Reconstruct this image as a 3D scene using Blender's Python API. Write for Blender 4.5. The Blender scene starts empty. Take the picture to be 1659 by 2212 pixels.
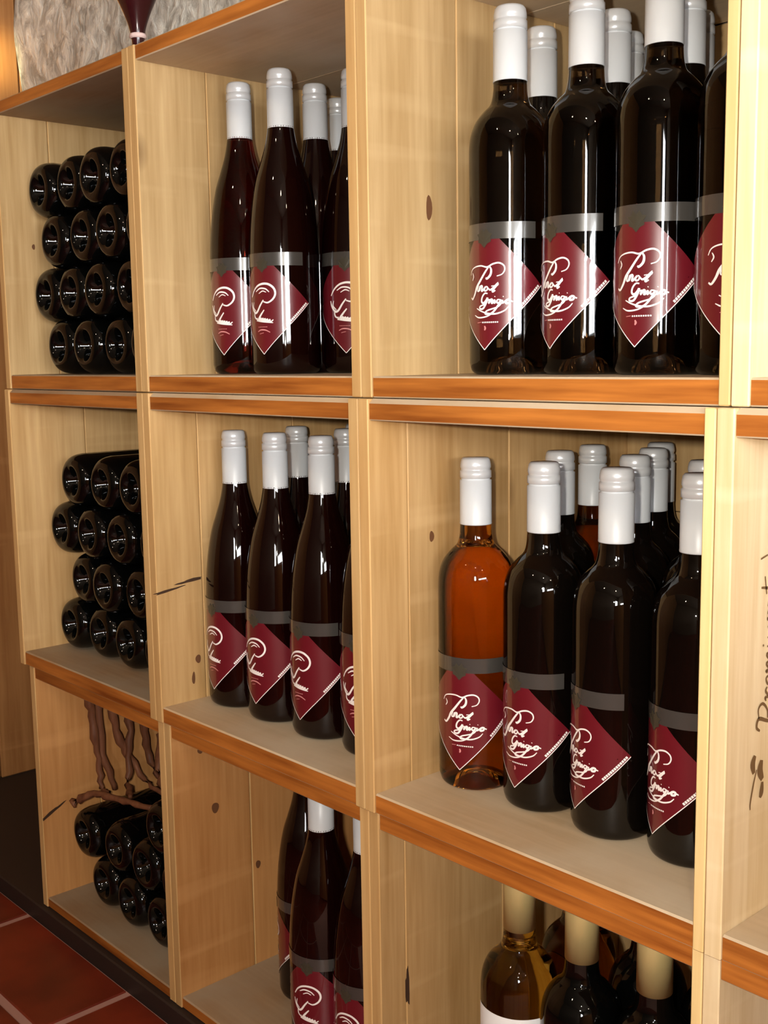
import bpy, bmesh, math, random
from mathutils import Vector, Matrix, noise
random.seed(7)
PI = math.pi
S = 0.40            # one cubby width in metres
ZF = -2.085         # floor level in cubby units (seam between upper and middle cubbies = 0)
def U(x, y, z): return Vector((x*S, y*S, (z-ZF)*S))
C = bpy.context.scene.collection
sc = bpy.context.scene

# ------------------------------------------------------------------ camera
F, CX, CY, YAW, PITCH, ROLL = 2454.85, 829.5, 1106.0, 0.83317, 0.13609, -0.01538
CAM = U(3.08373, -1.82535, 0.09911)
fw = Vector((-math.sin(YAW)*math.cos(PITCH), math.cos(YAW)*math.cos(PITCH), -math.sin(PITCH)))
rt = Vector((math.cos(YAW), math.sin(YAW), 0)); up = rt.cross(fw)
r2 = rt*math.cos(ROLL)+up*math.sin(ROLL); u2 = up*math.cos(ROLL)-rt*math.sin(ROLL)
cd = bpy.data.cameras.new('camera'); cam = bpy.data.objects.new('camera', cd); C.objects.link(cam)
M = Matrix((r2, u2, -fw)).transposed().to_4x4(); M.translation = CAM; cam.matrix_world = M
cd.sensor_fit = 'HORIZONTAL'; cd.sensor_width = 36.0; cd.lens = F/1659*36.0
cd.clip_start = 0.02; cd.clip_end = 50
sc.camera = cam

# ------------------------------------------------------------------ world, lights, exposure
sc.view_settings.view_transform = 'Standard'
try: sc.view_settings.look = 'None'
except Exception: pass
sc.view_settings.gamma = 1.0; sc.view_settings.use_curve_mapping = False
sc.view_settings.exposure = 0.5
w = bpy.data.worlds.new('world'); sc.world = w; w.use_nodes = True
w.node_tree.nodes['Background'].inputs[0].default_value = (1.0, .86, .70, 1)
w.node_tree.nodes['Background'].inputs[1].default_value = 0.10
def lamp(name, kind, loc, energy, color, size=.05, target=None, **kw):
    d = bpy.data.lights.new(name, kind); d.energy = energy; d.color = color
    if kind == 'AREA': d.shape = 'DISK'; d.size = size
    else: d.shadow_soft_size = size
    for k, v in kw.items(): setattr(d, k, v)
    o = bpy.data.objects.new(name, d); C.objects.link(o); o.location = loc
    if target is not None: o.rotation_euler = (Vector(target)-Vector(loc)).to_track_quat('-Z', 'Y').to_euler()
    return o
lamp('camera_flash', 'POINT', CAM - rt*.06 + up*.022 - fw*.02, 30.0, (1.0, .93, .82), .012)
# ceiling lamps of the room (their housings are built further down)
SPOTS = [(1.9, -1.55, 2.36), (3.0, -1.15, 2.36), (.5, -1.7, 2.36)]
for i, q in enumerate(SPOTS):
    lamp('ceiling_bulb', 'SPOT', (q[0], q[1], q[2]-.06), 10.0, (1.0, .80, .55), .03, (q[0]-.35, .1, .9), spot_size=1.9, spot_blend=.8)
lamp('wall_bulb', 'SPOT', U(-2.17, .22, 1.62), 8.0, (1.0, .88, .45), .02, U(-2.39, .44, 1.58), spot_size=.95, spot_blend=.6)

# ------------------------------------------------------------------ materials
def nt(name):
    m = bpy.data.materials.new(name); m.use_nodes = True; t = m.node_tree
    return m, t, t.nodes['Principled BSDF']
def N(t, kind, **kw):
    n = t.nodes.new(kind)
    for k, v in kw.items(): setattr(n, k, v)
    return n
def plain(name, col, rough=.5, metal=0., spec=.5, **inp):
    m, t, b = nt(name)
    b.inputs['Base Color'].default_value = (*col, 1); b.inputs['Roughness'].default_value = rough
    b.inputs['Metallic'].default_value = metal; b.inputs['Specular IOR Level'].default_value = spec
    for k, v in inp.items(): b.inputs[k.replace('_', ' ')].default_value = v
    return m
def wood(name, ca, cb, axis, rough=.55, fine=1.0, dust=None, knots=True, contrast=(.32, .70)):
    m, t, b = nt(name); L = t.links.new
    tc = N(t, 'ShaderNodeTexCoord'); oi = N(t, 'ShaderNodeObjectInfo')
    ad = N(t, 'ShaderNodeVectorMath', operation='MULTIPLY_ADD')
    cmb = N(t, 'ShaderNodeCombineXYZ')
    for i in range(3): L(oi.outputs['Random'], cmb.inputs[i])
    L(cmb.outputs[0], ad.inputs[0]); ad.inputs[1].default_value = (7.3, 5.1, 9.7); L(tc.outputs['Object'], ad.inputs[2])
    mp = N(t, 'ShaderNodeMapping'); sca = [34, 34, 34]; sca[axis] = 2.2; mp.inputs['Scale'].default_value = sca
    L(ad.outputs[0], mp.inputs[0])
    n1 = N(t, 'ShaderNodeTexNoise'); n1.inputs['Scale'].default_value = 1.0; n1.inputs['Detail'].default_value = 5; n1.inputs['Distortion'].default_value = .6
    L(mp.outputs[0], n1.inputs['Vector'])
    mp2 = N(t, 'ShaderNodeMapping'); s2 = [160*fine]*3; s2[axis] = 9; mp2.inputs['Scale'].default_value = s2; L(ad.outputs[0], mp2.inputs[0])
    n2 = N(t, 'ShaderNodeTexNoise'); n2.inputs['Scale'].default_value = 1.0; n2.inputs['Detail'].default_value = 3; L(mp2.outputs[0], n2.inputs['Vector'])
    n3 = N(t, 'ShaderNodeTexNoise'); n3.inputs['Scale'].default_value = 5.0; n3.inputs['Detail'].default_value = 3; L(ad.outputs[0], n3.inputs['Vector'])
    mx = N(t, 'ShaderNodeMath', operation='MULTIPLY_ADD'); L(n2.outputs[0], mx.inputs[0]); mx.inputs[1].default_value = .35
    m0 = N(t, 'ShaderNodeMath', operation='MULTIPLY'); L(n1.outputs[0], m0.inputs[0]); m0.inputs[1].default_value = .45
    L(m0.outputs[0], mx.inputs[2])
    m3 = N(t, 'ShaderNodeMath', operation='MULTIPLY_ADD'); L(n3.outputs[0], m3.inputs[0]); m3.inputs[1].default_value = .2; L(mx.outputs[0], m3.inputs[2])
    cr = N(t, 'ShaderNodeValToRGB'); cr.color_ramp.elements[0].position = contrast[0]; cr.color_ramp.elements[1].position = contrast[1]
    cr.color_ramp.elements[0].color = (*cb, 1); cr.color_ramp.elements[1].color = (*ca, 1); L(m3.outputs[0], cr.inputs[0])
    col = cr.outputs[0]
    if knots:
        mpk = N(t, 'ShaderNodeMapping'); sk = [7, 7, 7]; sk[axis] = 4.0; mpk.inputs['Scale'].default_value = sk; L(ad.outputs[0], mpk.inputs[0])
        vo = N(t, 'ShaderNodeTexVoronoi'); vo.inputs['Scale'].default_value = 1.0; L(mpk.outputs[0], vo.inputs['Vector'])
        kr = N(t, 'ShaderNodeValToRGB'); kr.color_ramp.elements[0].position = .02; kr.color_ramp.elements[0].color = (1, 1, 1, 1)
        kr.color_ramp.elements[1].position = .10; kr.color_ramp.elements[1].color = (0, 0, 0, 1); L(vo.outputs['Distance'], kr.inputs[0])
        km = N(t, 'ShaderNodeMath', operation='MULTIPLY'); L(kr.outputs[0], km.inputs[0]); km.inputs[1].default_value = .55
        mk = N(t, 'ShaderNodeMix', data_type='RGBA'); L(km.outputs[0], mk.inputs['Factor']); L(col, mk.inputs['A']); mk.inputs['B'].default_value = (cb[0]*.35, cb[1]*.28, cb[2]*.25, 1)
        col = mk.outputs['Result']
    if dust:
        nd = N(t, 'ShaderNodeTexNoise'); nd.inputs['Scale'].default_value = 9; nd.inputs['Detail'].default_value = 4; L(ad.outputs[0], nd.inputs['Vector'])
        dr = N(t, 'ShaderNodeValToRGB'); dr.color_ramp.elements[0].position = .30; dr.color_ramp.elements[1].position = .70; L(nd.outputs[0], dr.inputs[0])
        md = N(t, 'ShaderNodeMix', data_type='RGBA'); L(dr.outputs[0], md.inputs['Factor']); L(col, md.inputs['A']); md.inputs['B'].default_value = (*dust, 1); col = md.outputs['Result']
    if knots:
        ms = N(t, 'ShaderNodeMapping'); ms.inputs['Scale'].default_value = (3, 3, 34) if axis == 2 else (34, 3, 3); ms.inputs['Rotation'].default_value = (.42, 0, 0)
        L(ad.outputs[0], ms.inputs[0]); ns = N(t, 'ShaderNodeTexNoise'); ns.inputs['Scale'].default_value = 1.0; ns.inputs['Detail'].default_value = 2; L(ms.outputs[0], ns.inputs['Vector'])
        sr = N(t, 'ShaderNodeValToRGB'); sr.color_ramp.elements[0].position = .60; sr.color_ramp.elements[0].color = (0, 0, 0, 1); sr.color_ramp.elements[1].position = .74; sr.color_ramp.elements[1].color = (.30, .30, .30, 1); L(ns.outputs[0], sr.inputs[0])
        mst = N(t, 'ShaderNodeMix', data_type='RGBA'); L(sr.outputs[0], mst.inputs['Factor']); L(col, mst.inputs['A']); mst.inputs['B'].default_value = (min(1, ca[0]*1.25), min(1, ca[1]*1.3), min(1, ca[2]*1.4), 1); col = mst.outputs['Result']
    hv = N(t, 'ShaderNodeHueSaturation'); L(col, hv.inputs['Color'])
    rv = N(t, 'ShaderNodeMapRange'); rv.inputs['To Min'].default_value = .88; rv.inputs['To Max'].default_value = 1.10; L(oi.outputs['Random'], rv.inputs['Value']); L(rv.outputs[0], hv.inputs['Value'])
    L(hv.outputs[0], b.inputs['Base Color'])
    b.inputs['Roughness'].default_value = rough; b.inputs['Specular IOR Level'].default_value = .25
    bp = N(t, 'ShaderNodeBump'); bp.inputs['Strength'].default_value = .25; bp.inputs['Distance'].default_value = .0015; L(m3.outputs[0], bp.inputs['Height']); L(bp.outputs[0], b.inputs['Normal'])
    return m
PINE = wood('pine_panel', (.56, .385, .19), (.37, .225, .09), 2, contrast=(.36, .66))
PINEM = wood('golden_pine_panel', (.60, .385, .175), (.40, .225, .08), 2, contrast=(.36, .66))
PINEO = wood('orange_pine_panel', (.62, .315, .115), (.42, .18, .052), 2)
PALE = wood('pale_pine_panel', (.76, .61, .39), (.58, .41, .20), 2, contrast=(.3, .6))
EDGEV = wood('pine_front_edge', (.66, .43, .19), (.47, .26, .09), 2, knots=False)
EDGEP = wood('pale_front_edge', (.80, .60, .30), (.62, .42, .17), 2, knots=False)
EDGEH = wood('stained_shelf_edge', (.52, .18, .032), (.19, .046, .006), 0, knots=False, rough=.45, contrast=(.36, .62))
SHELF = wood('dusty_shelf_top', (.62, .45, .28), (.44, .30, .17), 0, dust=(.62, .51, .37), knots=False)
SHELFD = wood('dimmed_shelf_top', (.42, .275, .155), (.28, .165, .085), 0, dust=(.38, .30, .21), knots=False)  # darker copy of the shelf top: light falloff put into the colour
WALLW = wood('wall_plank_wood', (.46, .22, .075), (.28, .11, .03), 2)
DARKCRACK = plain('dark_crack', (.045, .018, .006), .9)
KNOT = plain('brown_knot', (.13, .05, .016), .7)
BARK = wood('vine_bark', (.26, .10, .045), (.08, .024, .010), 2, knots=False)

def glass_opaque(name, col, rough=.03):
    return plain(name, col, rough, 0, .5, IOR=1.5)
def glass_clear(name, col, rough=.02):
    m = plain(name, col, rough, 0, .5, IOR=1.40); b = m.node_tree.nodes['Principled BSDF']
    b.inputs['Transmission Weight'].default_value = 1.0
    return m
G_BLACK = glass_opaque('black_green_glass', (.0012, .0013, .0012)); G_BLACK.node_tree.nodes['Principled BSDF'].inputs['Specular IOR Level'].default_value = .36
G_RED = glass_opaque('dark_red_wine_glass', (.0045, .0006, .0005))
G_BROWN = glass_clear('brown_glass', (.055, .026, .008))
G_BRDARK = glass_opaque('dark_brown_glass', (.0022, .0014, .0010))
G_AMBER = glass_clear('amber_glass', (.74, .33, .050))
G_OLIVE = glass_clear('gold_olive_glass', (.82, .55, .10))
G_RUBY = glass_clear('ruby_glass', (.14, .010, .006))
CAPW = plain('white_screw_cap', (.58, .60, .62), .38, 0)
CAPS = plain('silver_cap_top', (.60, .61, .62), .28, .2)
CAPG = plain('gold_foil_capsule', (.62, .50, .22), .35, .35)
LBL = plain('burgundy_label', (.125, .0055, .012), .35, Coat_Weight=1.0, Coat_Roughness=.04)
INK = plain('white_label_ink', (.92, .86, .84), .45)
PINKINK = plain('pink_label_ink', (.62, .25, .25), .5)
SILV = plain('grey_label_band', (.065, .060, .054), .25, .3, Coat_Weight=1.0, Coat_Roughness=.04)
EMB = plain('grey_band_emblem', (.060, .052, .036), .3, .2)
PAPER = plain('white_paper_label', (.86, .88, .90), .5)
STENCIL = plain('brown_stencil_ink', (.16, .085, .03), .7)
PLINTH = plain('dark_slate', (.020, .012, .010), .55)
PLASTER = plain('warm_plaster', (.17, .125, .085), .9)
TERRA_M, t, b = nt('terracotta')
tc = N(t, 'ShaderNodeTexCoord'); oi = N(t, 'ShaderNodeObjectInfo'); n = N(t, 'ShaderNodeTexNoise'); n.inputs['Scale'].default_value = 7; n.inputs['Detail'].default_value = 4
vm = N(t, 'ShaderNodeVectorMath', operation='ADD'); t.links.new(tc.outputs['Object'], vm.inputs[0]); cb_ = N(t, 'ShaderNodeCombineXYZ')
for i in range(3): t.links.new(oi.outputs['Random'], cb_.inputs[i])
t.links.new(cb_.outputs[0], vm.inputs[1]); t.links.new(vm.outputs[0], n.inputs['Vector'])
cr = N(t, 'ShaderNodeValToRGB'); cr.color_ramp.elements[0].color = (.10, .011, .005, 1); cr.color_ramp.elements[1].color = (.25, .030, .010, 1)
cr.color_ramp.elements[0].position = .3; cr.color_ramp.elements[1].position = .7
t.links.new(n.outputs[0], cr.inputs[0]); t.links.new(cr.outputs[0], b.inputs['Base Color']); b.inputs['Roughness'].default_value = .4
GROUT = plain('pink_grout', (.42, .22, .18), .9)
STONE, t, b = nt('rough_stone')
tc = N(t, 'ShaderNodeTexCoord'); n = N(t, 'ShaderNodeTexNoise'); n.inputs['Scale'].default_value = 26; n.inputs['Detail'].default_value = 8; n.inputs['Roughness'].default_value = .65; n.inputs['Distortion'].default_value = .7
mp = N(t, 'ShaderNodeMapping'); mp.inputs['Scale'].default_value = (1.6, 1.6, .9); t.links.new(tc.outputs['Object'], mp.inputs[0]); t.links.new(mp.outputs[0], n.inputs['Vector'])
cr = N(t, 'ShaderNodeValToRGB'); cr.color_ramp.elements[0].position = .38; cr.color_ramp.elements[1].position = .62
cr.color_ramp.elements[0].color = (.42, .385, .32, 1); cr.color_ramp.elements[1].color = (.95, .92, .82, 1)
t.links.new(n.outputs[0], cr.inputs[0]); t.links.new(cr.outputs[0], b.inputs['Base Color']); b.inputs['Roughness'].default_value = .85
bp = N(t, 'ShaderNodeBump'); bp.inputs['Strength'].default_value = 1.0; bp.inputs['Distance'].default_value = .02; t.links.new(n.outputs[0], bp.inputs['Height']); t.links.new(bp.outputs[0], b.inputs['Normal'])
def emit(name, col, s):
    m, t, b = nt(name); b.inputs['Base Color'].default_value = (.8, .8, .8, 1)
    b.inputs['Emission Color'].default_value = (*col, 1); b.inputs['Emission Strength'].default_value = s
    return m
DAY = emit('daylit_pane', (.93, .97, 1.0), 32)
GLOW = emit('lit_bulb', (1, .85, .6), 60)
WHITEP = plain('white_paint', (.7, .68, .64), .5)
VASE = plain('dark_red_glazed', (.028, .004, .005), .18)
RIBBON = plain('pale_band', (.62, .45, .42), .5)

# ------------------------------------------------------------------ helpers
def mesh_obj(name, bm, mats, parent=None, smooth=False):
    me = bpy.data.meshes.new(name); bm.to_mesh(me); bm.free()
    for m in (mats if isinstance(mats, (list, tuple)) else [mats]): me.materials.append(m)
    if smooth:
        for p in me.polygons: p.use_smooth = True
    o = bpy.data.objects.new(name, me); C.objects.link(o)
    if parent is not None: o.parent = parent
    return o
def empty(name, loc=(0, 0, 0)):
    o = bpy.data.objects.new(name, None); C.objects.link(o); o.location = loc; o.empty_display_size = .05
    return o
def tag(o, label=None, cat=None, group=None, kind=None):
    if label: o['label'] = label
    if cat: o['category'] = cat
    if group: o['group'] = group
    if kind: o['kind'] = kind
    return o
def box_bm(lo, hi, bev=.0012, fm=None):
    bm = bmesh.new(); bmesh.ops.create_cube(bm, size=1)
    lo = Vector(lo); hi = Vector(hi); c = (lo+hi)/2; d = hi-lo
    for v in bm.verts: v.co = Vector((v.co.x*d.x, v.co.y*d.y, v.co.z*d.z)) + c
    if bev: bmesh.ops.bevel(bm, geom=list(bm.edges), offset=bev, segments=1, affect='EDGES', profile=.5)
    bm.normal_update()
    if fm:
        for f in bm.faces: f.material_index = fm(f.normal)
    return bm
def lathe(pts, seg=40, close=True):
    bm = bmesh.new(); rings = []
    for r, z in pts:
        if r < 1e-6: rings.append([bm.verts.new((0, 0, z))])
        else: rings.append([bm.verts.new((r*math.cos(2*PI*i/seg), r*math.sin(2*PI*i/seg), z)) for i in range(seg)])
    for a, b in zip(rings[:-1], rings[1:]):
        for i in range(seg):
            j = (i+1) % seg
            if len(a) == 1 and len(b) == 1: continue
            if len(a) == 1: bm.faces.new((a[0], b[j], b[i]))
            elif len(b) == 1: bm.faces.new((a[i], a[j], b[0]))
            else: bm.faces.new((a[i], a[j], b[j], b[i]))
    bmesh.ops.recalc_face_normals(bm, faces=list(bm.faces))
    return bm
def smooth_profile(pts, n=5):
    out = []
    P = [pts[0]] + list(pts) + [pts[-1]]
    for i in range(1, len(P)-2):
        p0, p1, p2, p3 = P[i-1], P[i], P[i+1], P[i+2]
        for k in range(n):
            s = k/n; o = []
            for d in range(2):
                o.append(.5*((2*p1[d]) + (-p0[d]+p2[d])*s + (2*p0[d]-5*p1[d]+4*p2[d]-p3[d])*s*s + (-p0[d]+3*p1[d]-3*p2[d]+p3[d])*s**3))
            out.append(tuple(o))
    out.append(tuple(pts[-1])); return out
def tube(bm, pts, rad, seg=6):
    rings = []; n = len(pts)
    for i, p in enumerate(pts):
        p = Vector(p); a = Vector(pts[max(0, i-1)]); b = Vector(pts[min(n-1, i+1)]); d = (b-a).normalized()
        e = d.orthogonal().normalized(); g = d.cross(e); r = rad[i] if isinstance(rad, (list, tuple)) else rad
        rings.append([bm.verts.new(p + e*r*math.cos(2*PI*k/seg) + g*r*math.sin(2*PI*k/seg)) for k in range(seg)])
    for a, b in zip(rings[:-1], rings[1:]):
        for k in range(seg): bm.faces.new((a[k], a[(k+1) % seg], b[(k+1) % seg], b[k]))
    bm.faces.new(rings[0][::-1]); bm.faces.new(rings[-1])

# ------------------------------------------------------------------ the room
zf = 0.0
def struct(o): o['kind'] = 'structure'; return o
XL = -2.39*S
floor = struct(mesh_obj('floor', box_bm((XL-.1, -3.1, -.06), (3.6, 1.2*S, -.002), 0), GROUT))
tile_me = None; TS = .78*S
for i in range(-2, 3):
    for j in range(0, 3):
        x0 = (-.27-.78+i*.78)*S; y1 = (-.355-.78*(j-1))*S
        if y1 > .05 + TS*.5: continue
        lo = (x0+.006, y1-TS+.006, -.02); hi = (x0+TS-.006, min(y1-.006, -.012*S-.0008), 0)
        if lo[0] < XL or hi[1]-lo[1] < .03: 
            if hi[0] < XL+.04 or hi[1]-lo[1] < .03: continue
            lo = (max(lo[0], XL+.004), lo[1], lo[2])
        mesh_obj('floor_tile', box_bm(lo, hi, .002), TERRA_M, floor)
tag(mesh_obj('tile_field', box_bm((XL+.004, -3.05, -.02), (3.59, (-.355-.78*2)*S-.005, -.001), 0), TERRA_M, floor), kind='stuff')
plinth = struct(mesh_obj('trim_1', box_bm((XL+.002, -.012*S, -.02), (4.6*S, 1.089*S, (-2.0151-ZF)*S-.0005), .002), PLINTH))
# left wall of upright planks
wl = struct(mesh_obj('wall_left', box_bm((XL-.08, -3.1, -.06), (XL-.018, 1.2*S, 2.5), 0), DARKCRACK))
y = .82*S - .13*2
pl = [(.80*S-.0, .62), ]
ys = [1.088*S, .78*S, .47*S, .13*S, -.22*S, -.6*S, -1.0*S, -1.6*S, -2.4*S, -3.4*S, -5.0*S, -7.6*S]
for a, b_ in zip(ys[1:], ys[:-1]):
    mesh_obj('plank', box_bm((XL-.018, a+.0015, (-2.0151-ZF)*S), (XL, b_-.0015, 2.49), .002), WALLW, wl)
wb = struct(mesh_obj('wall_back', box_bm((XL-.08, 1.09*S, -.06), (3.6, 1.09*S+.1, 2.5), 0), PLASTER))
# rough stone band of wall that juts out above the shelving
bm = bmesh.new(); nx, nz = 150, 60; x0, x1, z0, z1 = XL+.001, 2.6, (1.03-ZF)*S, 2.49
gv = [[None]*(nz+1) for _ in range(nx+1)]
for i in range(nx+1):
    for k in range(nz+1):
        x = x0+(x1-x0)*i/nx; z = z0+(z1-z0)*k/nz
        d = noise.fractal(Vector((x*5, z*3.2, 1.7)), 1.0, 2.0, 5)*.022 + noise.noise(Vector((x*22, z*15, 4)))*.006
        gv[i][k] = bm.verts.new((x, .80*S - d, z))
for i in range(nx):
    for k in range(nz): bm.faces.new((gv[i][k], gv[i+1][k], gv[i+1][k+1], gv[i][k+1]))
bv = {}
def bvv(i, k):
    if (i, k) not in bv: bv[(i, k)] = bm.verts.new((gv[i][k].co.x, 1.089*S, gv[i][k].co.z))
    return bv[(i, k)]
for i in range(nx):
    bm.faces.new((gv[i+1][0], gv[i][0], bvv(i, 0), bvv(i+1, 0)))
    bm.faces.new((gv[i][nz], gv[i+1][nz], bvv(i+1, nz), bvv(i, nz)))
struct(mesh_obj('trim_2', bm, STONE, None, True))
struct(mesh_obj('ceiling', box_bm((XL-.1, -3.1, 2.5), (3.7, 1.3*S, 2.56), 0), PLASTER))
WY = -3.0; RX = 3.6
def addbox(bm, lo, hi):
    t = box_bm(lo, hi, 0); me = bpy.data.meshes.new('t'); t.to_mesh(me); t.free(); bm.from_mesh(me); bpy.data.meshes.remove(me)
def wall_with_window(name, wname, L0, L1, a, b, c, d, nb, place, mat_pane):
    """wall in a local frame (u along the wall, v into the room, w up) with one framed window"""
    bm = bmesh.new()
    addbox(bm, (L0, -.1, -.06), (a, 0, 2.56)); addbox(bm, (b, -.1, -.06), (L1, 0, 2.56)); addbox(bm, (a, -.1, -.06), (b, 0, c)); addbox(bm, (a, -.1, d), (b, 0, 2.56))
    wo_ = struct(mesh_obj(name, bm, PLASTER)); wo_.matrix_world = place
    wo = struct(empty(wname)); wo.matrix_world = place @ Matrix.Translation(((a+b)/2, 0, c)); h = (b-a)/2; tk = .03
    bmf = bmesh.new(); H = d-c
    for lo, hi in (((-h, -.06, 0), (h, .015, tk)), ((-h, -.06, H-tk), (h, .015, H)), ((-h, -.06, 0), (-h+tk, .015, H)), ((h-tk, -.06, 0), (h, .015, H))): addbox(bmf, lo, hi)
    for q in range(1, nb): addbox(bmf, (-h+2*h*q/nb-.012, -.06, 0), (-h+2*h*q/nb+.012, .012, H))
    mesh_obj('window_frame', bmf, WHITEP, wo)
    for q in range(nb): mesh_obj('pane', box_bm((-h+2*h*q/nb+.012, -.045, tk), (-h+2*h*(q+1)/nb-.012, -.04, H-tk), 0), mat_pane, wo)
wall_with_window('wall_front', 'window_1', XL-.1, RX+.1, 2.85, 3.40, .92, 1.80, 1, Matrix.Translation((0, WY, 0)), DAY)
wall_with_window('wall_right', 'window_2', -3.1, 1.3*S, -2.45, -.30, .92, 1.38, 3, Matrix.Translation((RX, 0, 0)) @ Matrix.Rotation(PI/2, 4, 'Z'), DAY)
# unseen counter added between the window and the shelving to shade the lower cubbies
ct = empty('added_shade_counter', (2.42, -1.2, 0)); tag(ct, 'unseen dark wooden counter added in front of the wide window to shade the lower cubbies', 'counter')
mesh_obj('counter_top', box_bm((-.30, -1.15, .87), (.30, 1.15, .91), .004), WALLW, ct)
for k in range(6): mesh_obj('panel', box_bm((-.25, -1.1+k*.3667, .02), (-.23, -1.1+(k+1)*.3667-.003, .87), .003), WALLW, ct)
mesh_obj('back_panel', box_bm((.21, -1.1, .02), (.23, 1.1, .87), .003), WALLW, ct)
for yy in (-1.1, 1.07): mesh_obj('end_panel', box_bm((-.228, yy, .02), (.208, yy+.03, .87), .003), WALLW, ct)
mesh_obj('kick_board', box_bm((-.22, -1.08, 0.0), (.20, 1.08, .019), 0), PLINTH, ct)
# ceiling lamps
for i, q in enumerate(SPOTS):
    e = empty('ceiling_lamp', q); tag(e, ['small ceiling spotlight above the middle of the shelving', 'small ceiling spotlight nearest the right end of the room', 'small ceiling spotlight nearest the plank wall'][i], 'lamp')
    mesh_obj('housing', lathe([(0, .14), (.03, .14), (.03, .13), (.045, .05), (.05, -.02), (.044, -.02), (.038, .04), (0, .05)], 24), WHITEP, e, True)
    mesh_obj('bulb', lathe([(0, .005), (.012, .0), (.02, -.012), (.02, -.02), (.012, -.032), (0, -.036)], 16), GLOW, e, True)
e = empty('wall_lamp', U(-2.39, .20, 1.70)); tag(e, 'warm shaded lamp on the plank wall above the shelving', 'lamp')
mesh_obj('arm', box_bm((0, -.012, -.012), (.10, .012, .012)), KNOT, e)

# ------------------------------------------------------------------ shelving cubbies
TV, TH, DEP = .036, .044, 1.06
X1 = [-1.0007, -.028, 1.0, 1.9962, 2.995]
X2 = [-.9957, -.0088, .998, 1.9765, 2.975]
X3 = [-.9593, .0051, .992, 1.965, 2.965]
ROWS = [(X1, .0012, 1.0214, 0.0), (X2, -1.0440, -.0012, -.012), (X3, -2.0148, -1.0460, 0.006)]
THS = [(.0510, .044), (.052, .0520), (.038, .050)]      # floor and top board thickness per row
colw = ['far left', 'second', 'third', 'far right']; roww = ['upper', 'middle', 'bottom']
contents = [['stacked dark bottles', 'dark red screw-cap bottles', 'brown screw-cap bottles with red diamond labels', 'nothing in view'],
            ['four layers of lying dark bottles', 'dark screw-cap bottles', 'an amber bottle and dark bottles', 'brown writing on its side panel'],
            ['lying bottles and vine twigs', 'slim dark bottles', 'gold-capsule bottles', 'a low shelf edge']]
FLOORZ = {}
def shelf_board(lo, hi, ch):
    bm = bmesh.new(); prof = [(lo[1], lo[2]+.0012), (lo[1]+.0012, lo[2]), (hi[1], lo[2]), (hi[1], hi[2]), (lo[1]+ch*1.1, hi[2]), (lo[1], hi[2]-ch)]
    A = [bm.verts.new((lo[0], y_, z_)) for y_, z_ in prof]; B = [bm.verts.new((hi[0], y_, z_)) for y_, z_ in prof]
    bm.faces.new(A); bm.faces.new(B[::-1]); n_ = len(prof)
    for k_ in range(n_): bm.faces.new((A[k_], B[k_], B[(k_+1) % n_], A[(k_+1) % n_]))
    bmesh.ops.recalc_face_normals(bm, faces=list(bm.faces)); bm.normal_update()
    for f_ in bm.faces: f_.material_index = 1 if f_.normal.y < -.9 else 0
    return bm
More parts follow.
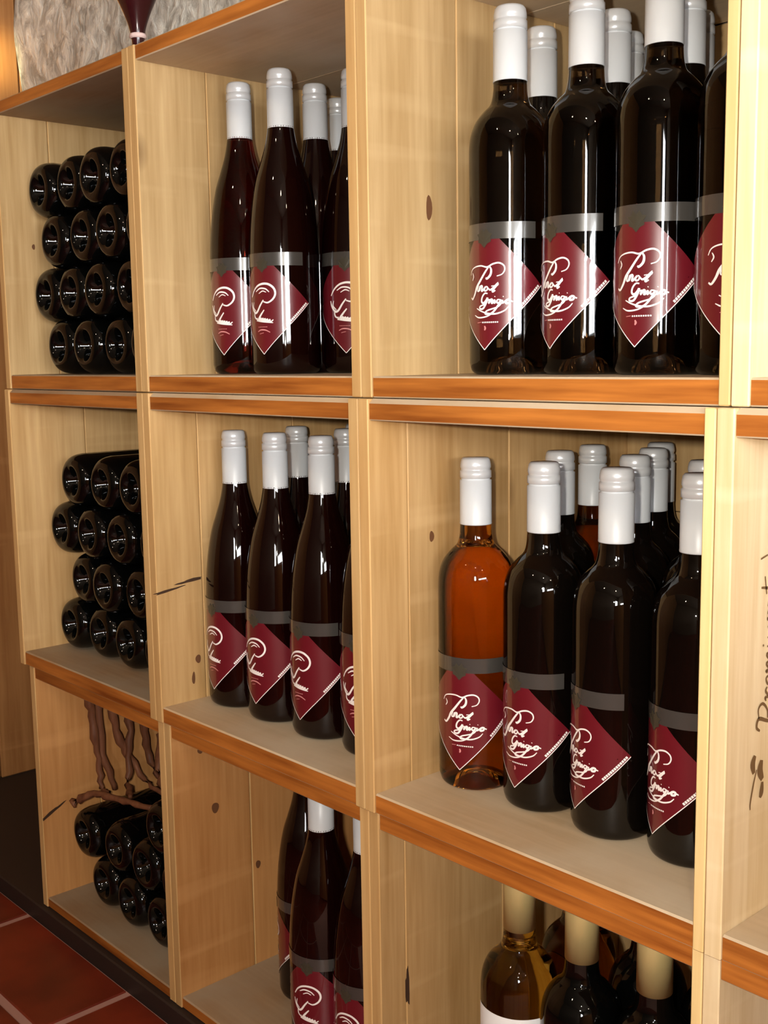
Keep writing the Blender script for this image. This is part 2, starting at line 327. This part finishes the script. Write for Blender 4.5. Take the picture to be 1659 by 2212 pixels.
for r, (XX, zb, zt_, y0) in enumerate(ROWS):
    for c in range(4):
        xa, xb = XX[c]+.001, XX[c+1]-.001
        e = empty('wine_cubby', U((xa+xb)/2, y0, zb))
        lab = '%s open pine cubby, %s column, holding %s' % (roww[r], colw[c], contents[r][c])
        tag(e, lab, 'shelf box', 'stacked pine cubbies'); 
        W2 = (xb-xa)/2*S; H = (zt_-zb)*S; D = (DEP-y0)*S; tv = TV*S; th = TH*S
        tfl, ttp = THS[r][0]*S, THS[r][1]*S; tr = .024*S if c == 2 else tv; FLOORZ[(r, c)] = zb+THS[r][0]
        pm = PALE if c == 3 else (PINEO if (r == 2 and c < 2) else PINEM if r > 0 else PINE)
        fl = lambda n: 1 if n.y < -.7 else 0
        js = {(1, 1): .17, (2, 2): .09, (1, 2): .13}.get((r, c), .20 + .05*((r*2+c) % 3))
        cuts = [0, js*S, (js+.38)*S, D]
        for k in range(3):
            mesh_obj('side_board', box_bm((-W2, cuts[k]+(.0004 if k else 0), 0), (-W2+tv, cuts[k+1]-.0006, H), .0010, fl), [pm, PALE if c == 3 else EDGEV], e)
        cuts = [0, D*.5, D]
        for k in range(2):
            mesh_obj('side_board', box_bm((W2-tr, cuts[k]+.0003, 0), (W2, cuts[k+1]-.0005, H), .0010, fl), [PINE, EDGEP if c == 2 else EDGEV], e)
        fh = lambda n: 1 if n.y < -.7 else 0
        g = .0004
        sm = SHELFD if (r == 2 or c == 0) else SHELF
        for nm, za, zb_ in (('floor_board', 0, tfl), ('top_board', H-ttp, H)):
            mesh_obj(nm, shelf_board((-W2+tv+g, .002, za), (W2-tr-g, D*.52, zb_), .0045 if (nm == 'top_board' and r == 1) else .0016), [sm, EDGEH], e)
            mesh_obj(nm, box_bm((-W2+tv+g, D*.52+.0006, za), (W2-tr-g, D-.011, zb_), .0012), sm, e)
        for k in range(3):
            za = tfl+(H-tfl-ttp)*k/3; zb_ = tfl+(H-tfl-ttp)*(k+1)/3
            mesh_obj('back_board', box_bm((-W2+tv+g, D-.010, za+.0005), (W2-tr-g, D, zb_-.0005), .0008), PINE, e)
        # knots and cracks on the inner face of the left side
        marks = {(1, 1): [('crack', .03, -.62, .055, .004, .12), ('crack', .11, -.60, .05, .005, .10), ('knot', .13, -.86, .010, .014, 0), ('knot', .11, -.92, .006, .02, .5)],
                 (2, 1): [('knot', .115, -1.16, .010, .012, 0), ('knot', .165, -1.37, .014, .018, 0), ('knot', .33, -1.62, .010, .014, 0)],
                 (0, 2): [('knot', .20, .46, .010, .030, 0)],
                 (0, 0): [('knot', .12, .52, .006, .010, 0)],
                 (2, 0): [('crack', .05, -1.635, .05, .007, .5)],
                 (2, 2): [('crack', .10, -1.56, .007, .05, 0), ('knot', .13, -1.78, .012, .016, 0)],
                 (1, 2): [('knot', .20, -.36, .008, .014, 0)]}.get((r, c), [])
        for kind, yy, zz, ly, lz, sl in marks:
            bmk = bmesh.new(); n_ = 14; ctr = []
            top = []
            for q in range(n_):
                a = 2*PI*q/n_; rr = 1 + (.20 if kind == 'crack' else .07)*math.sin(3*a+yy*40) + (.12*math.sin(5*a) if kind == 'crack' else 0)
                dy = ly*math.cos(a)*rr; dz = lz*math.sin(a)*rr + dy*sl
                top.append(bmk.verts.new((-W2+tv+.0004, (yy-y0+dy)*S, (zz-zb+dz)*S)))
            bmk.faces.new(top); ex = bmesh.ops.extrude_face_region(bmk, geom=list(bmk.faces))
            for v in ex['geom']:
                if isinstance(v, bmesh.types.BMVert): v.co.x -= .001
            bmesh.ops.recalc_face_normals(bmk, faces=list(bmk.faces))
            mesh_obj(kind, bmk, DARKCRACK if kind == 'crack' else KNOT, e)

# ------------------------------------------------------------------ stroke lettering
def spline(pts, n=6):
    if len(pts) < 3: return [Vector(p) for p in pts]
    P = [Vector(p) for p in pts]; P = [2*P[0]-P[1]] + P + [2*P[-1]-P[-2]]; out = []
    for i in range(1, len(P)-2):
        for k in range(n):
            s = k/n; p0, p1, p2, p3 = P[i-1:i+3]
            out.append(.5*(2*p1 + (p2-p0)*s + (2*p0-5*p1+4*p2-p3)*s*s + (3*p1-p0-3*p2+p3)*s**3))
    out.append(P[-2]); return out
def ribbon(bm, pts, width, mapf, n=5, taper=True):
    q = spline([(a, b) for a, b in pts], n); m = len(q); prev = None
    for i, p in enumerate(q):
        d = (q[min(i+1, m-1)]-q[max(i-1, 0)]); d = d.normalized() if d.length > 1e-9 else Vector((1, 0)); nn = Vector((-d.y, d.x))
        s = i/(m-1) if m > 1 else 0; wd = width*(.55+.45*math.sin(PI*s)) if taper else width
        a = bm.verts.new(mapf(p+nn*wd/2)); b = bm.verts.new(mapf(p-nn*wd/2))
        if prev: bm.faces.new((prev[0], prev[1], b, a))
        prev = (a, b)
STROKES_G = [  # the cursive lettering of the brown bottles: Pinot / Grigio (mm, label centre = 0,0)
    ([(-21, 5), (-18, 9), (-12, 11), (-4, 11.5), (3, 10.2), (9, 12.3), (15, 13), (19.5, 11), (20.5, 7.5), (18, 4.2), (13, 2.8)], 1.0),
    ([(5.5, 11), (1, 6.5), (-5, 0), (-10, -5), (-13, -10), (-17, -14), (-20, -13)], 1.6),
    ([(5.5, 11), (7.4, 8), (6.6, 4), (3, 1.2), (1.6, 2)], 1.5),
    ([(-17, 6.5), (-15.3, 3.5), (-17.5, .5)], .9),
    ([(-7.6, -3.6), (-9, -7.4), (-7.4, -8), (-5.4, -4.2), (-6.6, -8), (-4.2, -4.4), (-2.6, -4.8), (-3.4, -8), (-1.4, -7.4), (1.6, -5), (0, -6.6), (.6, -8.2), (3, -7.6), (3.4, -5.4), (1.8, -4.8)], 1.3),
    ([(3.4, -5.6), (7, -7.6), (14.5, -2.6), (9.5, -7.4), (9, -9.2), (11.6, -8.2)], 1.4),
    ([(-6.4, -2.2), (-5.9, -1.8)], 1.2), ([(7.5, -4.8), (14.5, -4.2)], .9),
    ([(3.6, -10.4), (.4, -10.2), (-2.6, -13), (-3.4, -16.4), (-1, -17.8), (2.2, -15.6), (3.4, -13.8), (2.4, -17), (-1.4, -21.8), (-5.6, -22), (-5, -20), (2, -18.6)], 1.4),
    ([(4, -15.6), (5.6, -15.4), (4.8, -18), (7, -15.4), (8.4, -15.6), (8, -18), (10, -16.8), (11, -15.6), (10.6, -18.2), (13.4, -16)], 1.4),
    ([(16.4, -15.6), (13.6, -15.6), (13.4, -18), (15.8, -17.4), (17, -15.6), (13.4, -21), (7.6, -26), (1, -26.2), (3, -23.8), (14, -21), (18.6, -17)], 1.2),
    ([(18.6, -15.8), (18, -18.2), (20.4, -17.2), (23.4, -15.8), (21.6, -16.6), (21.8, -18.4), (24.6, -18), (25.2, -16), (23, -15.6), (28, -17.4)], 1.4),
    ([(10.8, -13.2), (11.4, -12.8)], 1.2), ([(18.8, -13.4), (19.4, -13)], 1.2),
    ([(24, -21), (20, -24.2), (12, -26.4), (4, -26), (-4, -24), (-10, -21.6)], 1.0),
    ([(-13, -27), (-7, -29), (2, -28.4), (9, -26)], .9)]
STROKES_R = [  # lettering of the slim dark bottles
    ([(-20, 2), (-15, 8), (-8, 12.5), (0, 14.4), (8, 13.8), (14.5, 10), (16.5, 4.6), (13.6, -.6), (7, -4), (.8, -3)], 1.7),
    ([(-11, 7), (-4, 10), (4, 9.4), (9, 6.2)], 1.2), ([(-6, 5), (0, 7.4), (5, 6)], .9),
    ([(.8, -1.4), (-4, -6.4), (-9.4, -12.6), (-14, -13.4), (-19, -8.4), (-21, -3)], 1.7),
    ([(-16, -3), (-17, -8), (-12, -12)], 1.1),
    ([(1.6, -11), (-3.6, -16), (-7, -20), (-3, -20.4)], 1.6),
    ([(-15, -13), (-14, -18), (-9, -20.6)], 1.3),
    ([(-10, -18.6), (-9, -21), (-6.6, -18.8), (-6, -21.2), (-3.4, -19), (-3, -21.6), (-.4, -19.4), (0, -22), (2.6, -19.8), (3, -22.4), (5.8, -20.2), (6.4, -22.8), (9, -20.6), (9.6, -23), (13.4, -20.8)], 1.5),
    ([(-11, -21.4), (0, -22.6), (13, -23.8)], 1.1)]
def cyl(r):
    return lambda p: Vector((r*math.sin(p.x/1000/r), -r*math.cos(p.x/1000/r), p.y/1000))
HW, HH, VC = 57., 58., 81.      # half width, half height, centre height of the diamond label in mm
def label_meshes(r, kind):
    res = {}
    bm = bmesh.new(); f = cyl(r+.0003); rows = 26; prev = None; nu = 16
    for i in range(rows+1):
        v = -HH + 2*HH*i/rows
        hw = HW*(1-abs(v)/HH); hw = max(hw, .05)
        ring = [bm.verts.new(f(Vector((-hw+2*hw*k/nu, v+VC)))) for k in range(nu+1)]
        if prev:
            for k in range(nu): bm.faces.new((prev[k], prev[k+1], ring[k+1], ring[k]))
        prev = ring
    res['label'] = (bm, LBL)
    f2 = cyl(r+.0007); mf = lambda p: f2(Vector((p.x, p.y+VC)))
    bm = bmesh.new()
    for pts, wd in (STROKES_G if kind == 'G' else STROKES_R): ribbon(bm, [(a, 14+(b-14)*1.0+8*(b+34)/48 if b > -34 else b) for a, b in pts], wd*1.5, mf)
    if kind == 'G':
        for k in range(9): ribbon(bm, [(-3+k*2, -32.6), (-1.7+k*2, -32.8)], 1.3, mf, taper=False)
    # fine wording along the lower right edge
    for k in range(13):
        s = .56+.030*k; ribbon(bm, [(HW*s, -HH*(1-s)+3.4), (HW*(s+.023), -HH*(1-s-.023)+3.4)], 2.3, mf, taper=False)
    res['lettering'] = (bm, INK)
    bm = bmesh.new()
    if kind == 'G':
        ribbon(bm, [(0, -36), (.8, -38), (0, -40)], 2.0, mf); ribbon(bm, [(-9, -32.9), (-4, -32.4)], 1.0, mf)
    else:
        ribbon(bm, [(-9, -32), (-4, -30), (3, -30.4), (9, -33)], 1.5, mf); ribbon(bm, [(-6, -34.6), (0, -33.4)], 1.0, mf)
        for k in range(7): ribbon(bm, [(-8+k*2, -26.6), (-6.8+k*2, -26.8)], .9, mf, taper=False)
    res['small_print'] = (bm, PINKINK)
    bm = bmesh.new(); n = 22
    for sgn in (-1, 1):
        ribbon(bm, [(sgn*HW*k/n, -HH*(1-k/n)) for k in range(n+1)], .75, mf, n=1, taper=False)
    res['label_border'] = (bm, INK)
    bm = bmesh.new(); fb = cyl(r+.0005); prev = None
    for k in range(21):
        u = -50+100*k/20; a = bm.verts.new(fb(Vector((u, 123.5)))); b = bm.verts.new(fb(Vector((u, 138.5))))
        if prev: bm.faces.new((prev[0], a, b, prev[1]))
        prev = (a, b)
    res['neck_band'] = (bm, SILV)
    bm = bmesh.new(); fe = cyl(r+.0009)
    # leaf shaped emblem hanging from the band over the top corner of the diamond
    out = [(0, 104), (5, 109), (10, 111), (9, 116), (12, 120), (7, 121), (4, 126), (0, 122), (-4, 126), (-7, 121), (-12, 120), (-9, 116), (-10, 111), (-5, 109)]
    c0 = bm.verts.new(fe(Vector((0, 120)))); vs = [bm.verts.new(fe(Vector((q[0]*.75, 131+(q[1]-123)*.8)))) for q in out]
    for k in range(len(vs)): bm.faces.new((c0, vs[k], vs[(k+1) % len(vs)]))
    res['emblem'] = (bm, EMB)
    return res

# ------------------------------------------------------------------ bottles
RB, HB_ = .0970*S, .838*S      # straight shouldered bottle
RR, HR_ = .1030*S, .870*S      # slim sloping bottle
RA, HA_ = .0995*S, .30         # lying bottle
def body_profile(kind):
    if kind == 'bordeaux': r, h = RB, HB_; f = [(1, .595), (.993, .628), (.95, .662), (.84, .694), (.66, .720), (.49, .740), (.425, .765), (.403, .80), (.40, .82)]
    elif kind == 'slim': r, h = RR, HR_; f = [(1, .40), (.975, .46), (.93, .52), (.86, .58), (.75, .645), (.60, .70), (.47, .75), (.40, .79), (.368, .82), (.36, .84)]
    else: r, h = RA, HA_; f = [(1, .46), (.97, .52), (.88, .60), (.70, .68), (.52, .75), (.40, .82), (.36, .9), (.36, 1.0)]
    base = [(0, .020), (r*.30, .017), (r*.55, .009), (r*.68, .0025), (r*.76, 0), (r*.86, .0008), (r*.95, .0040), (r, .011)]
    if kind == 'lying': base = [(0, .026), (r*.18, .0245), (r*.34, .017), (r*.46, .0065), (r*.56, .0010), (r*.65, .0004), (r*.78, .0022), (r*.89, .0068), (r*.96, .0135), (r, .023)]
    top = smooth_profile([(r*a, h*b) for a, b in f], 4)
    pts = smooth_profile(base, 3) + [(r, h*.1), (r, h*.25), (r, h*.38)] + top
    return pts + [(0, top[-1][1])], r, h
MESH = {}
def get_mesh(key, maker, mat, smooth=True):
    if key not in MESH:
        bm = maker(); me = bpy.data.meshes.new(key[0]); bm.to_mesh(me); bm.free(); me.materials.append(mat)
        if smooth:
            for p in me.polygons: p.use_smooth = True
        MESH[key] = me
    return MESH[key]
def part(name, me, parent):
    o = bpy.data.objects.new(name, me); C.objects.link(o); o.parent = parent; return o
def body_mesh(kind, mat): return get_mesh(('glass_body', kind, mat.name), lambda: lathe(body_profile(kind)[0], 44), mat)
def cap_parts(kind):
    r, h = (RB, HB_) if kind == 'bordeaux' else (RR, HR_)
    rc = .0400*S if kind == 'bordeaux' else .0385*S; z0 = h*.80 if kind == 'bordeaux' else h*.808; H = h-z0
    sl = [(rc*.86, z0+.001), (rc*1.0, z0), (rc*1.012, z0+.0008), (rc*1.0, z0+.002), (rc*.995, z0+H*.66), (rc*.90, z0+H*.668), (rc*.90, z0+H*.690)]
    tp = [(rc*.90, z0+H*.691), (rc*.99, z0+H*.70), (rc*.985, z0+H*.80), (rc*.92, z0+H*.81), (rc*.92, z0+H*.835), (rc*.965, z0+H*.85), (rc*.955, z0+H*.90), (rc*.90, z0+H*.965), (rc*.80, z0+H*.995), (0, h)]
    return sl, tp
def bottle(kind, glass, x, y, z, face, lab, group, kindlab='G', labels=True, cap='screw'):
    """standing bottle; face = degrees the label is turned from straight out (-Y) towards +X"""
    e = empty('wine_bottle', U(x, y, z)); tag(e, lab, 'bottle', group); e.rotation_euler.z = math.radians(face)
    part('glass_body', body_mesh(kind, glass), e)
    sl, tp = cap_parts(kind)
    if cap == 'screw':
        cs = part('cap_sleeve', get_mesh(('cap_sleeve', kind), lambda: lathe(sl, 32), CAPW), e)
        part('screw_cap', get_mesh(('screw_cap', kind), lambda: lathe(tp, 32), CAPS), e)
    else:
        part('foil_capsule', get_mesh(('foil_capsule', kind), lambda: lathe([sl[0], sl[1], (sl[1][0]*.99, tp[-2][1]*.97), tp[-2], tp[-1]], 32), CAPG), e)
    r = RB if kind == 'bordeaux' else RR
    if labels:
        key = ('label', kind, kindlab)
        if key not in MESH:
            for nm, (bm, mt) in label_meshes(r, kindlab).items():
                me = bpy.data.meshes.new(nm); bm.to_mesh(me); bm.free(); me.materials.append(mt)
                if nm in ('label', 'neck_band'):
                    for p in me.polygons: p.use_smooth = True
                MESH[(nm, kind, kindlab)] = me
        lo = part('label', MESH[('label', kind, kindlab)], e)
        for nm in ('lettering', 'small_print', 'label_border'): part(nm, MESH[(nm, kind, kindlab)], lo)
        bo = part('neck_band', MESH[('neck_band', kind, kindlab)], e); part('emblem', MESH[('emblem', kind, kindlab)], bo)
    return e
def camaz(x, y): return math.degrees(math.atan2(3.08373-x, 1.82535+y))
EPS = .0008
# middle shelf, third column: amber bottle and dark bottles with red labels
z = FLOORZ[(1, 2)]+EPS; g = 'bottles on the middle shelf of the third column'
data = [(1.146, .247, -26, G_AMBER, 'amber wine bottle with red diamond label, leftmost in the middle row of the third column'),
        (1.355, .260, -43, G_BRDARK, 'dark bottle with red label standing directly right of the amber bottle'),
        (1.570, .253, -60, G_BRDARK, 'second dark bottle to the right of the amber bottle, front of middle shelf'),
        (1.777, .260, -58, G_BRDARK, 'dark bottle cut off by the right cubby side, front of middle shelf')]
for x, y, a, gl, lb in data: bottle('bordeaux', gl, x, y, z, camaz(x, y)+a, lb, g)
back = [(1.185, .53, 'white-capped bottle half hidden right behind the first dark bottle beside the amber one'), (1.136, .735, 'white-capped bottle at the back left, third behind the first dark bottle'),
        (1.415, .54, 'white-capped bottle half hidden behind the second dark bottle of the middle shelf'), (1.332, .740, 'white-capped bottle third in line behind the second dark bottle'),
        (1.237, .915, 'rearmost white-capped bottle of the line behind the second dark bottle'), (1.625, .52, 'white-capped bottle peeking out behind the rightmost bottle of the middle shelf'),
        (1.500, .87, 'rear bottle of which only the cap top shows behind the rightmost pair')]
for x, y, lb in back: bottle('bordeaux', G_AMBER if y == .735 else G_BRDARK, x, y, z, 20, lb, g, labels=False)
# upper shelf, third column
z = FLOORZ[(0, 2)]+EPS; g = 'bottles on the upper shelf of the third column'
data = [(1.258, .250, -37, 'brown bottle with red diamond label, leftmost on the upper shelf of the third column'),
        (1.455, .280, -50, 'second brown bottle with red label on the upper shelf of the third column'),
        (1.668, .262, -30, 'third and largest-looking brown bottle with red label on the upper shelf'),
        (1.866, .262, -14, 'brown bottle mostly hidden behind the right cubby side on the upper shelf')]
for x, y, a, lb in data: bottle('bordeaux', G_BROWN, x, y, z, camaz(x, y)+a, lb, g)
back = [(1.190, .442, 'white-capped bottle just behind the leftmost brown bottle of the upper shelf'), (1.391, .468, 'white-capped bottle just behind the second brown bottle of the upper shelf'),
        (1.300, .648, 'white-capped bottle third in line behind the second brown bottle'), (1.214, .824, 'fourth and farthest white-capped bottle behind the second brown bottle'),
        (1.600, .452, 'bottle whose cap sliver shows right behind the third brown bottle'), (1.510, .632, 'bottle two places behind the third brown bottle of the upper shelf')]
for x, y, lb in back: bottle('bordeaux', G_BRDARK, x, y, z, 20, lb, g, labels=False)
# upper shelf, second column: slim dark red bottles
z = FLOORZ[(0, 1)]+EPS; g = 'slim bottles on the upper shelf of the second column'
data = [(.150, .271, -40, G_RUBY, True, 'slim dark red bottle, leftmost on the upper shelf of the second column'), (.360, .267, -38, G_RED, True, 'tallest-looking slim dark bottle, second from left on the upper shelf'),
        (.498, .432, -20, G_RED, True, 'slim dark bottle cut off by the partition on the upper shelf, second column'),
        (.280, .462, 25, G_RED, False, 'slim bottle with white cap directly behind the second slim bottle of the upper shelf'), (.174, .643, 25, G_RED, False, 'farthest slim bottle with the lowest-looking cap on the upper shelf')]
for x, y, a, gl, l, lb in data: bottle('slim', gl, x, y, z, camaz(x, y)+a, lb, g, 'R', l)
# middle shelf, second column
z = FLOORZ[(1, 1)]+EPS; g = 'slim bottles on the middle shelf of the second column'
data = [(.140, .218, -55, True, 'slim dark bottle, leftmost on the middle shelf of the second column'), (.350, .220, -48, True, 'second slim dark bottle from the left on the middle shelf'),
        (.570, .220, -48, True, 'third slim dark bottle on the middle shelf, nearest its cap to the partition'), (.790, .225, -35, True, 'slim dark bottle almost hidden by the partition, only its label edge showing'),
        (.150, .46, 25, False, 'slim bottle behind and between the second and third bottles of the middle shelf'), (.215, .662, 25, False, 'slim bottle farthest back on the middle shelf with only its cap top visible'),
        (.385, .47, 25, False, 'slim bottle behind the third one, white cap right beside the partition')]
for x, y, a, l, lb in data: bottle('slim', G_RED, x, y, z, camaz(x, y)+a, lb, g, 'R', l)
# bottom shelf, second column
z = FLOORZ[(2, 1)]+EPS; g = 'slim bottles on the bottom shelf of the second column'
data = [(.590, .172, -30, 'slim dark bottle with long white highlight, front of the bottom shelf'), (.798, .168, -40, 'slim dark bottle against the partition, front of the bottom shelf'),
        (.300, .345, -95, 'slim dark red bottle with its label turned away, behind the others at the bottom')]
for x, y, a, lb in data: bottle('slim', G_RED, x, y, z, camaz(x, y)+a, lb, g, 'R', True)
# bottom shelf, third column: gold capsule bottles
z = FLOORZ[(2, 2)]+EPS; g = 'gold capsule bottles on the bottom shelf of the third column'
data = [(1.336, .195, G_OLIVE, True, 'golden olive bottle with white paper label and gold capsule, bottom shelf'), (1.533, .190, G_BLACK, False, 'black bottle with gold capsule, middle one of the bottom shelf row'),
        (1.731, .195, G_BLACK, False, 'black bottle with gold capsule, right one of the bottom shelf row'), (1.36, .40, G_AMBER, False, 'amber bottle standing behind the golden olive one on the bottom shelf'),
        (1.58, .39, G_BLACK, False, 'black bottle standing behind the middle gold-capsule bottle'), (1.78, .40, G_BLACK, False, 'black bottle standing behind the right gold-capsule bottle')]
for x, y, gl, pap, lb in data:
    e = bottle('bordeaux', gl, x, y, z, camaz(x, y)-10, lb, g, labels=False, cap='foil')
    if pap:
        bm = bmesh.new(); fb = cyl(RB+.0004); prev = None
        for k in range(25):
            u = -48+96*k/24; a = bm.verts.new(fb(Vector((u, 60)))); b = bm.verts.new(fb(Vector((u, 192))))
            if prev: bm.faces.new((prev[0], a, b, prev[1]))
            prev = (a, b)
        mesh_obj('paper_label', bm, PAPER, e, True)
# far left column: bottles lying with their bases to the front
def lying(x, y, z, lab, group):
    e = empty('wine_bottle', U(x, y, z)); e.rotation_euler = (-PI/2, 0, 0); tag(e, lab, 'bottle', group)
    part('glass_body', body_mesh('lying', G_BLACK), e)
    return e
ordn = ['first', 'second', 'third', 'fourth', 'fifth']; layn = ['lowest', 'second lowest', 'second highest', 'highest']
d = .2005; dz = .1745
def stack(r, y, xs_rows, where):
    z0 = FLOORZ[(r, 0)] + RA/S + .001
    for k, xs in enumerate(xs_rows):
        for i, x in enumerate(xs):
            lying(x, y+random.uniform(-.012, .012), z0+k*(.1865 if r == 0 else .185 if r == 1 else dz), 'dark bottle lying base outward, %s layer of the %s stack, %s from the left' % (layn[k], where, ordn[i]), '%s stack of lying bottles' % where)
stack(0, .10, [[-.766, -.5665, -.367, -.1675], [-.8632, -.6635, -.4635, -.2635], [-.766, -.5665, -.367, -.1675], [-.8632, -.6635, -.4635, -.2635]], 'upper')
stack(1, .12, [[-.845, -.635, -.425, -.215], [-.750, -.549, -.348, -.147], [-.857, -.648, -.440, -.234], [-.755, -.553, -.351, -.149]], 'middle')
z0 = FLOORZ[(2, 0)] + RA/S + .001
for x, zz, lb in ((-.690, 0, 'dark bottle lying at the left of the lowest layer in the bottom cubby'), (-.480, 0, 'dark bottle lying in the middle of the lowest layer in the bottom cubby'), (-.270, 0, 'dark bottle lying at the right of the lowest layer in the bottom cubby'),
                  (-.815, .158, 'dark bottle lying against the left panel above the lowest layer, bottom cubby'), (-.585, .171, 'second bottle of the upper layer beside the left panel bottle, bottom cubby'), (-.375, .171, 'third bottle of the upper layer, bottom cubby'), (-.165, .171, 'upper layer bottle beside the right partition, bottom cubby'), (-.270, .342, 'single topmost lying bottle in the bottom cubby')):
    lying(x, .12+random.uniform(-.01, .01), z0+zz, lb, 'bottom stack of lying bottles')

# ------------------------------------------------------------------ dried vine twigs over the bottom stack
tw = empty('vine_twigs', U(-.70, .40, -1.60)); tag(tw, 'dried brown vine twigs leaning on the left panel above the lying bottles', 'twigs')
o_ = tw.location
xw = -.890
T = [[(xw+.02, .20, -1.14), (xw+.02, .205, -1.25), (xw+.03, .215, -1.42), (xw+.05, .215, -1.55), (xw+.10, .22, -1.575)],
     [(xw+.02, .29, -1.14), (xw+.03, .30, -1.30), (xw+.04, .34, -1.45), (xw+.10, .40, -1.58), (xw+.22, .42, -1.61)],
     [(xw+.02, .42, -1.14), (xw+.02, .43, -1.36), (xw+.03, .45, -1.52), (xw+.14, .46, -1.60)],
     [(xw+.02, .235, -1.15), (xw+.03, .24, -1.40), (xw+.06, .27, -1.58)],
     [(xw+.03, .36, -1.18), (xw+.05, .35, -1.40), (xw+.09, .31, -1.56), (xw+.20, .26, -1.57)],
     [(xw+.03, .10, -1.60), (xw+.10, .16, -1.555), (xw+.22, .20, -1.555), (xw+.40, .24, -1.550)],
     [(xw+.06, .48, -1.40), (xw+.16, .42, -1.54), (xw+.34, .34, -1.585)]]
for k, pts in enumerate(T):
    q3 = []; n = len(pts)
    P = [Vector(pts[0])] + [Vector(a) for a in pts] + [Vector(pts[-1])]
    for i in range(1, len(P)-2):
        for j in range(6):
            s = j/6; p0, p1, p2, p3 = P[i-1:i+3]
            v = .5*(2*p1 + (p2-p0)*s + (2*p0-5*p1+4*p2-p3)*s*s + (3*p1-p0-3*p2+p3)*s**3)
            q3.append(U(*(v+Vector((random.uniform(0, .006), random.uniform(-.008, .008), 0))))-o_)
    q3.append(U(*P[-2])-o_)
    bm = bmesh.new(); m = len(q3); tube(bm, q3, [.0078*(1-.5*i/m)*random.uniform(.75, 1.25) for i in range(m)], 7)
    mesh_obj('twig', bm, BARK, tw, True)

# ------------------------------------------------------------------ vase on top
v = empty('red_vase', U(-.105, .085, 1.0216)); tag(v, 'dark red tapered vase with pale ring, standing on top of the cubbies', 'vase')
mesh_obj('vase_body', lathe(smooth_profile([(0, .0004), (.006, .0004), (.0068, .006), (.0078, .020), (.0105, .034), (.017, .052), (.027, .075), (.034, .10), (.033, .125), (.028, .14), (.026, .14), (.030, .12), (.030, .10), (0, .05)], 4), 32), VASE, v, True)
mesh_obj('pale_ring', lathe([(.0086, .0205), (.0100, .0215), (.0106, .0235), (.0100, .0255), (.0092, .0262)], 32), RIBBON, v, True)

# ------------------------------------------------------------------ brown writing on the right cubby's side panel
wr = empty('panel_writing', U(X2[3]+.001+TV, .15, -.5)); tag(wr, 'brown painted script and leaf sprig running up the right cubby side panel', 'lettering')
xq = .0006
def wmap(p): return Vector((xq, (.166-.15)*S - p.y/1000*S/.4, p.x/1000*S/.4 + (-.66+.5)*S))
def wtxt(name, strokes):
    bm = bmesh.new()
    for pts, wd in strokes: ribbon(bm, pts, wd, wmap)
    bmesh.ops.recalc_face_normals(bm, faces=list(bm.faces))
    mesh_obj(name, bm, STENCIL, wr)
wtxt('letter', [([(18, 0), (22, 14), (26, 26), (20, 29), (16, 24)], 3.2), ([(26, 26), (34, 27), (37, 21), (31, 14), (24, 13)], 2.4)])
wtxt('letter', [([(38, 16), (41, 17), (40, 4)], 2.4), ([(41, 12), (46, 17), (49, 15)], 2.6)])
wtxt('letter', [([(50, 9), (57, 12), (56, 17), (51, 14), (51, 5), (57, 4)], 2.2)])
wtxt('letter', [([(60, 15), (62, 17), (62, 4)], 2.4), ([(62, 12), (68, 17), (69, 4)], 2.4), ([(69, 12), (75, 17), (76, 4)], 2.4)])
wtxt('letter', [([(81, 17), (81, 4), (85, 5)], 2.6), ([(82, 22), (83.5, 23)], 2.8)])
wtxt('letter', [([(88, 17), (88, 6), (92, 4), (96, 8), (96, 17), (97, 4)], 2.5)])
wtxt('letter', [([(101, 16), (103, 17), (103, 4)], 2.4), ([(103, 12), (108, 17), (109, 4)], 2.4), ([(109, 12), (114, 17), (116, 4)], 2.4)])
wtxt('letter', [([(128, 28), (126, 12), (130, 4), (136, 6)], 3.0), ([(122, 20), (136, 23)], 2.6)])
wtxt('letter', [([(142, 18), (146, 14), (142, 8), (148, 4)], 2.8), ([(150, 30), (152, 20)], 2.6)])
wtxt('leaf', [([(-2, 30), (-8, 33), (-16, 31)], 7.0)]); wtxt('leaf', [([(-8, 20), (-16, 22), (-24, 18)], 8.0)]); wtxt('leaf', [([(-26, 18), (-34, 19), (-38, 21)], 6.0)])
wtxt('stem', [([(-14, 27), (-24, 31), (-38, 35), (-44, 35)], 2.2)])
